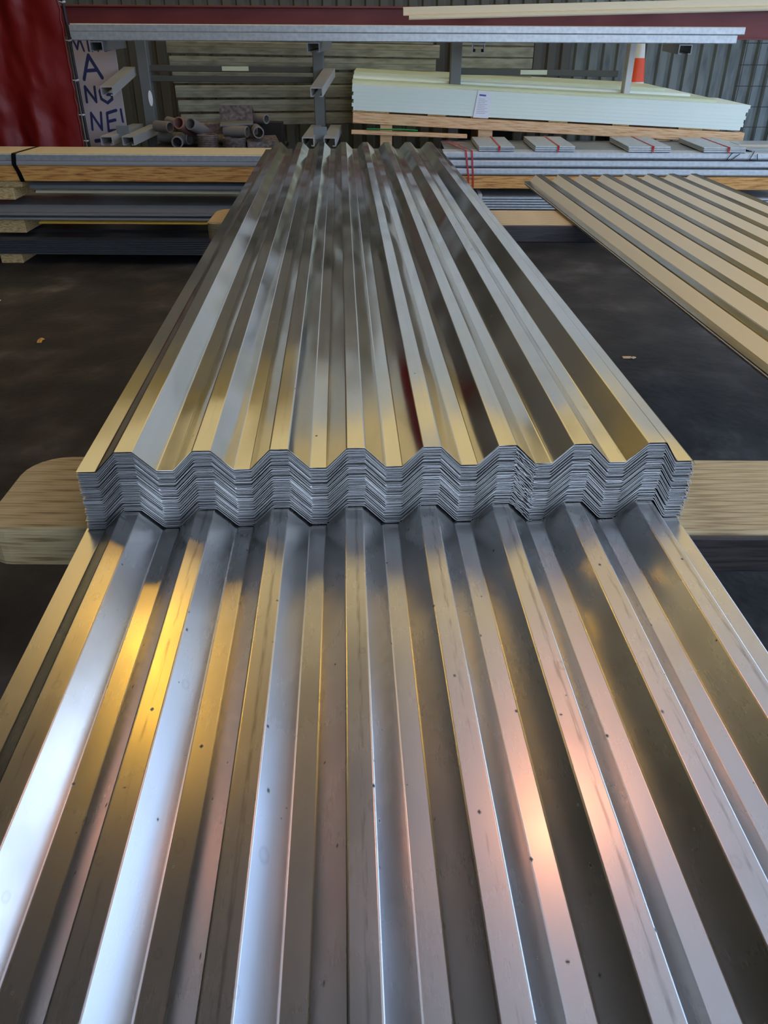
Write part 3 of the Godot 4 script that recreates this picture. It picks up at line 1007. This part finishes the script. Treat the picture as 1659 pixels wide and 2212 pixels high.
	tag(th, "thin pinkish batten just below the timber, green strap on it", "timber")
	var gp := []
	for i in 9:
		var t := i / 8.0
		gp.append(Vector3(-0.16 + 0.42 * t, 0.765 - 0.012 * t + 0.006 * sin(t * PI), -7.16 + 0.02 * sin(t * 5.0)))
	tag(obj("green_strap", band(gp, Vector3(0, 0.35, 0.94).normalized(), 0.035, 0.003), M.strap_green), "bright green packing strap lying under the pink timber", "strap")

# ---------------------------------------------------------------- cantilever rack, rail, beam
func cchannel(w: float, h: float, lip: float, t: float, length: float) -> ArrayMesh:
	# open side down, running along z from 0 to -length (front end at z = 0)
	var line := [Vector2(-w / 2 + lip, 0), Vector2(-w / 2, 0), Vector2(-w / 2, h), Vector2(w / 2, h), Vector2(w / 2, 0), Vector2(w / 2 - lip, 0)]
	var o := folded(line, t)
	var s := st_new()
	var n := o.size()
	var cw := Geometry2D.is_polygon_clockwise(o)
	for i in n:
		var a := o[i]
		var b := o[(i + 1) % n]
		var e := b - a
		var nn := Vector3(-e.y, e.x, 0) if cw else Vector3(e.y, -e.x, 0)
		fquad(s, Vector3(a.x, a.y, 0), Vector3(b.x, b.y, 0), Vector3(b.x, b.y, -length), Vector3(a.x, a.y, -length), nn)
	var idx := Geometry2D.triangulate_polygon(o)
	for zz in [0.0, -length]:
		var nz := Vector3(0, 0, 1 if zz == 0.0 else -1)
		for k in range(0, idx.size(), 3):
			var p := []
			for j in 3:
				p.append(Vector3(o[idx[k + j]].x, o[idx[k + j]].y, zz))
			tri(s, p, [nz, nz, nz], [Vector2.ZERO, Vector2.ZERO, Vector2.ZERO])
	return s.commit()

func rack() -> void:
	var r := thing("cantilever_rack", "grey steel cantilever rack standing behind the piles, channel arms reaching forward", "storage rack", Vector3(0, 0, -7.5))
	var ups := [-2.0, -0.56, 0.57, 2.0]
	var arm := cchannel(0.085, 0.055, 0.02, 0.007, 0.9)
	for k in 4:
		var x: float = ups[k]
		obj("upright", bx(Vector3(0.055 if k == 3 else 0.09, 1.395, 0.10), 0.006), M.zinc_white if k == 3 else M.rack, r, Vector3(x, 0.6975, 0))
		obj("arm", arm, M.galv_dull, r, Vector3([-2.086, -0.527, 0.66, 2.148][k], 1.325, 0.9), Vector3(0, -([-2.086, -0.527, 0.66, 2.148][k] - x) / 0.9, 0))
		if k < 2:
			obj("arm", arm, M.zinc_white, r, Vector3([-2.06, -0.515][k], 1.04, 0.9), Vector3(0.1, -([-2.06, -0.515][k] - x) / 0.9, 0))
		if k < 2:
			for sgn in [-1.0, 1.0]:
				obj("base_arm", arm, M.zinc_white, r, Vector3(x + sgn * 0.082 - (0.04 if k == 0 else -0.05), 0.705, 0.9), Vector3(0, 0, 0))
			obj("base_plate", bx(Vector3(0.10, 0.09, 0.012), 0.002), M.galv_dull, r, Vector3(x - (0.04 if k == 0 else -0.05), 0.775, 0.72))
	for q in [[-1.28, 1.175, 1.5], [-1.28, 1.10, 1.5], [1.24, 1.16, 1.36]]:
		obj("brace", bx(Vector3(q[2], 0.045, 0.04), 0.004), M.rack_dark, r, Vector3(q[0], q[1], -0.02), Vector3(0, 0, -0.008 if q[0] > 0 else -0.004))
	for q in [[-1.25, 1.178], [1.22, 1.163]]:
		obj("paper_tag", bx(Vector3(0.22, 0.033, 0.002), 0.0), M.mint_old, r, Vector3(q[0], q[1], 0.002))
	obj("label_sticker", lathe([Vector2(0, 0.001), Vector2(0.035, 0.001), Vector2(0.035, -0.001), Vector2(0, -0.001)], 16), M.paper, r, Vector3(-2.0 + 0.03, 0.96, 0.053), Vector3(PI / 2, 0, 0)).scale = Vector3(0.5, 1, 1.7)
	# rails lying on the arms
	tag(obj("steel_purlin", push_x(folded([Vector2(-0.16, 0.0), Vector2(-0.005, 0.0), Vector2(0, 0.004), Vector2(0.0, 0.047), Vector2(-0.02, 0.052), Vector2(-0.15, 0.052)], 0.005), -2.26, 2.51), M.galv, null, Vector3(0, 1.39, -6.62)), "lower of two long galvanised purlins lying across the rack arms", "steel purlin", "galvanised purlins on the rack arms")
	tag(obj("steel_purlin", push_x(folded([Vector2(-0.16, 0.0), Vector2(-0.005, 0.0), Vector2(0, 0.004), Vector2(0.0, 0.040), Vector2(-0.004, 0.044), Vector2(-0.15, 0.044)], 0.005), -2.26, 2.56), M.galv, null, Vector3(0, 1.445, -6.63)), "upper of two long galvanised purlins, lying on the other one", "steel purlin", "galvanised purlins on the rack arms")
	# red steel beam
	var b := thing("steel_beam", "long dark red painted steel beam behind the galvanised purlins", "steel beam", Vector3(0.6, 1.40, -7.66))
	obj("web", bx(Vector3(7.2, 0.2, 0.012), 0.0), M.red_beam, b, Vector3(0, 0.11, 0.0))
	obj("flange", bx(Vector3(7.2, 0.014, 0.1), 0.002), M.red_beam, b, Vector3(0, 0.007, 0.0))
	obj("flange", bx(Vector3(7.2, 0.014, 0.1), 0.002), M.red_beam, b, Vector3(0, 0.213, 0.0))
	for x in [-2.95, 4.15]:
		tag(obj("beam_post", bx(Vector3(0.12, 1.4, 0.12), 0.004), M.red_beam, null, Vector3(x, 0.7, -7.66)), "red post carrying the left end of the steel beam" if x < 0 else "red post carrying the right end of the steel beam", "post", "posts under the red beam")
	# cream section at the top right
	var c := thing("cream_section", "long cream folded section lying in front of the red beam at the top", "steel section", Vector3(1.62, 1.565, -6.72))
	c.rotation = Vector3(0, 0.0, 0.026)
	obj("lower_flange", push_x(folded([Vector2(-0.1, 0.0), Vector2(-0.004, 0.0), Vector2(0.0, 0.006), Vector2(0, 0.018), Vector2(-0.01, 0.022)], 0.005), -1.46, 2.2), M.cream_coat, c)
	obj("upper_flange", push_x(folded([Vector2(-0.01, 0.026), Vector2(-0.03, 0.03), Vector2(-0.034, 0.07), Vector2(-0.12, 0.075)], 0.005), -1.50, 2.2), M.cream_coat, c)
	for x in [0.75, 2.2]:
		obj("hanger", bx(Vector3(0.05, 0.02, 0.8), 0.003), M.rack_dark, c, Vector3(x - 1.62, 0.040, -0.485))

# ---------------------------------------------------------------- tarp, sign, panels, pipes, cone
func tarp() -> void:
	var t := thing("red_tarp", "deep red vinyl tarp hanging at the left, laced along a dark pole", "tarp", Vector3(-2.31, 0, -6.7))
	var s := st_new()
	var nx := 60
	var ny := 24
	var nz := noise(1.0, 15, 3)
	var P := func(i: int, j: int) -> Vector3:
		var u := float(i) / nx
		var v := float(j) / ny
		var x := -1.9 * u
		var y := lerpf(0.45, 1.80, v)
		var fold := 0.016 * sin(u * 38.0 + 1.8 * sin(v * 3.0)) + 0.022 * sin(u * 15.0 + v * 1.6) + 0.06 * nz.get_noise_2d(u * 7.0, v * 3.0) + 0.02 * absf(sin(u * 23.0 + v * 2.0)) * (1.0 - v)
		fold *= 0.35 + 0.65 * (1.0 - v * 0.6)
		var pull: float = 0.012 * sin(v * 34.0) * exp(-u * 30.0)
		return Vector3(x - 0.012 - absf(pull), y, fold * (0.25 + minf(u * 6.0, 1.0) * 0.75) + 0.02)
	for i in nx:
		for j in ny:
			var q := [P.call(i, j), P.call(i + 1, j), P.call(i + 1, j + 1), P.call(i, j + 1)]
			var nn := []
			for c in [[i, j], [i + 1, j], [i + 1, j + 1], [i, j + 1]]:
				var a: Vector3 = P.call(c[0] + 1, c[1]) - P.call(c[0] - 1, c[1])
				var b: Vector3 = P.call(c[0], c[1] + 1) - P.call(c[0], c[1] - 1)
				var n: Vector3 = a.cross(b).normalized()
				nn.append(n if n.z > 0 else -n)
			quad(s, q, nn)
			var back := []
			var bn := []
			for k in 4:
				back.append(q[k] - Vector3(0, 0, 0.003))
				bn.append(-nn[k])
			quad(s, back, bn)
	obj("sheet", s.commit(), M.tarp, t)
	var hem := []
	for j in ny + 1:
		hem.append(P.call(0, j) + Vector3(0.0, 0, 0.004))
	obj("hem", rod(hem, 0.007, 8), M.tarp, t)
	obj("pole", rod([Vector3(0.022, 0.0, 0.0), Vector3(0.010, 1.0, 0.0), Vector3(0.0, 1.9, 0.0)], 0.011, 12), M.rope, t)
	for y in [0.72, 0.90, 1.13, 1.385, 1.62]:
		obj("tie", lathe([Vector2(0.013, -0.006), Vector2(0.017, 0.0), Vector2(0.013, 0.006)], 14), M.tie, t, Vector3(0.008, y, 0), Vector3(0, 0, 0.3))
		obj("lace", rod([Vector3(0.0, y, 0.014), Vector3(-0.03, y + 0.006, 0.022)], 0.003, 6), M.tie, t)
	obj("head_rail", rod([Vector3(0.02, 1.82, 0.02), Vector3(-1.95, 1.82, 0.02)], 0.02, 10), M.rope, t)
	obj("pole", rod([Vector3(-1.95, 0.0, 0.02), Vector3(-1.95, 1.85, 0.02)], 0.02, 10), M.rope, t)

func sign_board() -> void:
	var im := Image.create(384, 768, false, Image.FORMAT_RGB8)
	im.fill(Color(0.70, 0.66, 0.66))
	var bl := Color(0.13, 0.17, 0.36)
	var w := 21.0
	# the letters, in the frame of the board: 384 wide, 768 high
	stroke(im, [Vector2(8, 130), Vector2(35, 60), Vector2(65, 130), Vector2(95, 60), Vector2(120, 140)], 16, bl)
	stroke(im, [Vector2(160, 60), Vector2(162, 140)], 16, bl)
	stroke(im, [Vector2(190, 140), Vector2(192, 60), Vector2(240, 140), Vector2(242, 60)], 16, bl)
	stroke(im, [Vector2(340, 75), Vector2(300, 60), Vector2(275, 100), Vector2(300, 138), Vector2(345, 130), Vector2(345, 105), Vector2(318, 103)], 17, bl)
	stroke(im, [Vector2(80, 320), Vector2(150, 170), Vector2(240, 310)], 27, bl)
	stroke(im, [Vector2(105, 268), Vector2(205, 262)], 24, bl)
	stroke(im, [Vector2(70, 470), Vector2(75, 370), Vector2(155, 468), Vector2(160, 372)], w, bl)
	stroke(im, [Vector2(290, 385), Vector2(240, 362), Vector2(200, 400), Vector2(205, 450), Vector2(255, 476), Vector2(300, 450), Vector2(298, 420), Vector2(262, 420)], w, bl)
	stroke(im, [Vector2(78, 655), Vector2(90, 545), Vector2(165, 655), Vector2(180, 542)], w, bl)
	stroke(im, [Vector2(320, 525), Vector2(235, 545), Vector2(225, 665), Vector2(330, 660)], w, bl)
	stroke(im, [Vector2(232, 602), Vector2(300, 590)], w, bl)
	stroke(im, [Vector2(362, 520), Vector2(366, 600)], w * 0.9, bl)
	stroke(im, [Vector2(90, 735), Vector2(200, 726), Vector2(220, 738)], 26, bl)
	var m := mat(Color.WHITE, 0.7)
	m.albedo_texture = ImageTexture.create_from_image(im)
	var t := thing("painted_sign", "off-white board with blue hand-painted capitals, half hidden by the tarp", "sign", Vector3(-2.36, 0.02, -7.42))
	var s := st_new()
	var n := Vector3(0, 0, 1)
	quad(s, [Vector3(-0.2, 1.44, 0.0101), Vector3(0.165, 1.44, 0.0101), Vector3(0.155, 0.58, 0.0101), Vector3(-0.2, 0.58, 0.0101)], [n, n, n, n])
	obj("lettering", s.commit(), m, t)
	obj("board", bx(Vector3(0.37, 1.46, 0.018), 0.003), mat(Color(0.70, 0.66, 0.66), 0.7), t, Vector3(-0.02, 0.73, 0.0))

func panels() -> void:
	# long pale boards stacked behind the rack
	var zz := -8.3
	var n := 0
	for k in 7:
		var y := 0.70 + k * 0.108
		var h: float = [0.10, 0.098, 0.102, 0.095, 0.1, 0.104, 0.1][k]
		var x0 := -1.93 - 0.012 * k
		tag(obj("cladding_board", push_x(PackedVector2Array([Vector2(-0.03, 0), Vector2(-0.006, 0), Vector2(0, 0.006), Vector2(0, h * 0.52), Vector2(-0.004, h * 0.54), Vector2(0, h * 0.56), Vector2(0, h - 0.012), Vector2(-0.014, h), Vector2(-0.03, h)]), x0, 0.42 + 0.03 * (k % 3)), M.panel, null, Vector3(0, y, zz + 0.004 * (k % 3)), Vector3(0, 0, -0.006 * (k - 3))), "long pale cladding board behind the rack, %s from the bottom of its stack" % ordinal(k + 1), "cladding board", "pale boards behind the rack")
	for k in 5:
		var y := 0.98 + k * 0.09
		tag(obj("cladding_board", push_x(PackedVector2Array([Vector2(-0.03, 0), Vector2(-0.006, 0), Vector2(0, 0.006), Vector2(0, 0.075), Vector2(-0.014, 0.084), Vector2(-0.03, 0.084)]), 0.58, 1.33), M.panel, null, Vector3(0, y, zz), Vector3(0, 0, -0.004)), "short pale cladding board right of the third upright, %s from the bottom" % ordinal(k + 1), "cladding board", "pale boards behind the rack")
	for q in [[-1.6, "dark prop under the left end of the pale boards"], [0.0, "dark prop under the right end of the long pale boards"]]:
		tag(obj("board_prop", bx(Vector3(0.1, 0.69, 0.1), 0.003), M.steel_dark, null, Vector3(q[0], 0.345, zz - 0.015)), q[1], "prop", "props under the pale boards")
	tag(obj("board_prop", bx(Vector3(0.5, 0.97, 0.06), 0.003), M.steel_dark, null, Vector3(0.95, 0.485, zz - 0.02)), "dark prop under the short pale boards right of the third upright", "prop", "props under the pale boards")

func pipes() -> void:
	var z := -7.05
	var b := thing("steel_bench", "low dark steel bench under the rusty pipe pieces", "bench", Vector3(-1.35, 0, z))
	obj("top", bx(Vector3(1.05, 0.03, 0.6), 0.003), M.steel_dark, b, Vector3(0, 0.635, 0))
	for x in [-0.47, 0.47]:
		for q in [-0.25, 0.25]:
			obj("leg", bx(Vector3(0.05, 0.62, 0.05), 0.002), M.steel_dark, b, Vector3(x, 0.31, q))
	# [x, y, z, radius, length, yaw, pitch, material, label]
	var L := [
		[-1.66, 0.695, 0.10, 0.045, 0.22, 0.12, 0.0, "pipe", "grey pipe piece standing lowest at the left, open end to the viewer"],
		[-1.60, 0.79, 0.06, 0.046, 0.24, -0.25, -0.35, "pipe_red", "reddish pipe piece leaning on the heap, left of its grey twin"],
		[-1.50, 0.785, 0.07, 0.045, 0.24, -0.3, -0.35, "pipe", "grey pipe piece leaning beside the reddish one"],
		[-1.19, 0.768, 0.12, 0.042, 0.20, 1.25, 0.0, "pipe", "grey pipe piece lying crosswise on the toothed ring"],
		[-1.02, 0.772, 0.14, 0.044, 0.20, 0.25, 0.0, "pipe", "dark pipe piece with open end at the heap's right side"],
		[-1.80, 0.785, -0.02, 0.042, 0.16, 1.0, 0.0, "pipe", "stubby pipe piece at the heap's far left"],
		[-1.72, 0.80, -0.10, 0.040, 0.18, 0.9, 0.1, "pipe", "pipe piece half hidden behind the leftmost stub"],
		[-1.02, 0.845, -0.05, 0.036, 0.16, 0.9, 0.0, "pipe", "small dark pipe end beside the angle plate"],
		[-1.42, 0.69, -0.10, 0.04, 0.3, 1.3, 0.0, "pipe", "pipe piece buried in the heap behind the toothed rings"],
		[-1.72, 0.70, -0.05, 0.045, 0.3, 1.1, 0.0, "pipe", "dark pipe piece under the leftmost stub"],
	]
	for q in L:
		var yy: float = q[1]
		tag(obj("pipe_piece", tube(q[3], 0.009, q[4], 22), M[q[7]], null, Vector3(q[0], yy, z + q[2]), Vector3(q[6], q[5], 0)), q[8], "pipe piece", "pipe pieces on the bench")
	for q in [[-1.42, 0.6985, 0.13, 0.085, 0.095, "toothed steel ring at the left of the heap"], [-1.20, 0.690, 0.17, 0.095, 0.08, "toothed steel ring at the right of the heap, under the crosswise pipe"]]:
		tag(obj("toothed_ring", tube(q[3], 0.02, q[4], 40, 0.005, 7), M.rust, null, Vector3(q[0], q[1], z + q[2]), Vector3(PI / 2, 0, 0)), q[5], "steel ring", "toothed rings on the bench")
	tag(obj("steel_angle", push_x(folded([Vector2(-0.1, 0.05), Vector2(0, 0.10), Vector2(0.012, 0.0)], 0.012), -0.14, 0.12), M.rust, null, Vector3(-1.19, 0.832, z - 0.02)), "rusty steel angle lying on top of the pipe heap", "steel angle")
	tag(obj("flat_plate", bx(Vector3(0.26, 0.012, 0.12), 0.002), M.galv_dull, null, Vector3(-1.19, 0.819, z + 0.06), Vector3(0.1, 0.1, 0.05)), "flat grey plate under the rusty angle on the heap", "steel plate")
	tag(obj("steel_wedge", push_x(PackedVector2Array([Vector2(-0.14, 0), Vector2(0.06, 0), Vector2(0.06, 0.05), Vector2(-0.14, 0.075)]), -0.13, 0.12), M.rust, null, Vector3(-0.98, 0.651, z + 0.13), Vector3(0, 0.25, 0)), "rough steel block at the right foot of the pipe heap", "steel block")
	tag(obj("steel_gusset", push_x(PackedVector2Array([Vector2(-0.1, 0), Vector2(-0.04, 0), Vector2(-0.05, 0.16), Vector2(-0.09, 0.17)]), -0.12, 0.12), M.steel_dark, null, Vector3(-0.98, 0.651, z - 0.06), Vector3(0, -0.3, 0)), "dark bent plate standing behind the open pipe end", "steel plate")
	tag(obj("steel_gusset", bx(Vector3(0.55, 0.16, 0.12), 0.01), M.rust, null, Vector3(-1.33, 0.731, z - 0.13), Vector3(0, 0.1, 0)), "heavy rusty block buried in the middle of the heap", "steel block")

func cone() -> void:
	var t := thing("traffic_cone", "white traffic cone with an orange band behind the mint bundle", "traffic cone", Vector3(2.30, 0.70, -8.35))
	var R := func(y: float) -> float: return lerpf(0.125, 0.028, y / 0.80)
	obj("base", bx(Vector3(0.32, 0.03, 0.32), 0.01), M.cone_orange, t, Vector3(0, 0.015, 0))
	var part := func(nm: String, a: float, b: float, m: Material, grow: float, cap: bool) -> void:
		var pr := [Vector2(R.call(a) + grow, a), Vector2(R.call(b) + grow, b)]
		if cap:
			pr.append_array([Vector2(R.call(b) * 0.8, b + 0.008), Vector2(0.0, b + 0.008)])
		obj(nm, lathe(pr, 32), m, t)
	part.call("lower_body", 0.03, 0.36, M.cone_white, 0.0, false)
	part.call("orange_band", 0.355, 0.545, M.cone_orange, 0.002, false)
	part.call("upper_body", 0.54, 0.80, M.cone_white, 0.0, true)
	tag(obj("crate", bx(Vector3(0.5, 0.70, 0.4), 0.01), M.steel_dark, null, Vector3(2.30, 0.35, -8.35)), "dark crate behind the mint bundle, the traffic cone standing on it", "crate")

func mesh_panel() -> void:
	var t := thing("wire_mesh", "thin wire mesh panel leaning before the ribbed wall at the right", "wire mesh", Vector3(3.75, 0, -8.75))
	for k in 6:
		obj("wire", rod([Vector3(-0.32 + k * 0.13, 0, 0), Vector3(-0.32 + k * 0.13, 1.6, 0)], 0.003, 5), M.wire, t)
	for k in 9:
		obj("wire", rod([Vector3(-0.36, 0.1 + k * 0.18, 0.004), Vector3(0.4, 0.1 + k * 0.18, 0.004)], 0.003, 5), M.wire, t)

func litter() -> void:
	var q := [[1.28, -4.0, "pale scrap of paper on the dark floor between the two stacks", M.timber2], [1.0, -4.6, "small brown scrap on the floor beside the tall stack's right", M.timber2], [-1.9, -4.2, "brown dry leaf on the dark floor left of the tall stack", M.timber], [-2.45, -4.95, "orange scrap on the dark floor near the left pile", M.timber2]]
	for k in q.size():
		var s := st_new()
		box_into(s, Vector3(0.05, 0.006, 0.025), 0.002, Vector3(0, 0.004, 0))
		box_into(s, Vector3(0.03, 0.005, 0.02), 0.002, Vector3(0.03, 0.006, 0.008), Basis(Vector3.UP, 0.7))
		tag(obj("floor_scrap", s.commit(), q[k][3], null, Vector3(q[k][0], 0, q[k][1]), Vector3(0, k * 0.9, 0)), q[k][2], "scrap", "scraps on the floor")

func _ready() -> void:
	rng.seed = 4
	# camera
	var cam := Camera3D.new()
	cam.name = "camera"
	cam.keep_aspect = Camera3D.KEEP_HEIGHT
	cam.fov = rad_to_deg(2.0 * atan(1106.0 / 1711.9))
	cam.near = 0.02
	cam.far = 400.0
	cam.transform = Transform3D(Basis(Vector3.RIGHT, -0.5522) * Basis(Vector3(0, 0, 1), 0.0055), Vector3(0, 1.5, 0))
	add_child(cam)
	# sky and exposure
	var env := Environment.new()
	var sky := Sky.new()
	var sm := ProceduralSkyMaterial.new()
	sm.sky_top_color = Color(0.66, 0.77, 0.93)
	sm.sky_horizon_color = Color(0.90, 0.93, 0.965)
	sm.ground_bottom_color = Color(0.35, 0.34, 0.33)
	sm.ground_horizon_color = Color(0.70, 0.70, 0.70)
	sm.sky_energy_multiplier = 2.25
	sm.ground_energy_multiplier = 1.5
	sky.sky_material = sm
	env.sky = sky
	env.background_mode = Environment.BG_SKY
	env.tonemap_mode = Environment.TONE_MAPPER_LINEAR
	env.tonemap_exposure = 0.95
	env.sdfgi_enabled = true
	env.ssao_enabled = true
	env.ssil_enabled = true
	var we := WorldEnvironment.new()
	we.name = "world"
	we.environment = env
	add_child(we)
	make_materials()
	shed()
	high_bay("yellow high lamp over the left of the stacks", Vector3(-1.69, 4.05, -4.35), Color(1.0, 0.76, 0.25), 30.0)
	high_bay("pinkish high lamp over the right of the stacks", Vector3(1.05, 4.05, -3.1), Color(1.0, 0.66, 0.45), 20.0)
	trestle("broad worn plank trestle under the near end of the tall stack", -0.675, 2.3, -1.228, 0.262)
	trestle("second plank trestle, under the far parts of the stacks", -0.755, 2.2, -3.61, 0.3)
	low_stacks()
	tall_stack()
	left_pile()
	right_pile()
	mint_bundle()
	rack()
	tarp()
	sign_board()
	panels()
	pipes()
	cone()
	mesh_panel()
	litter()
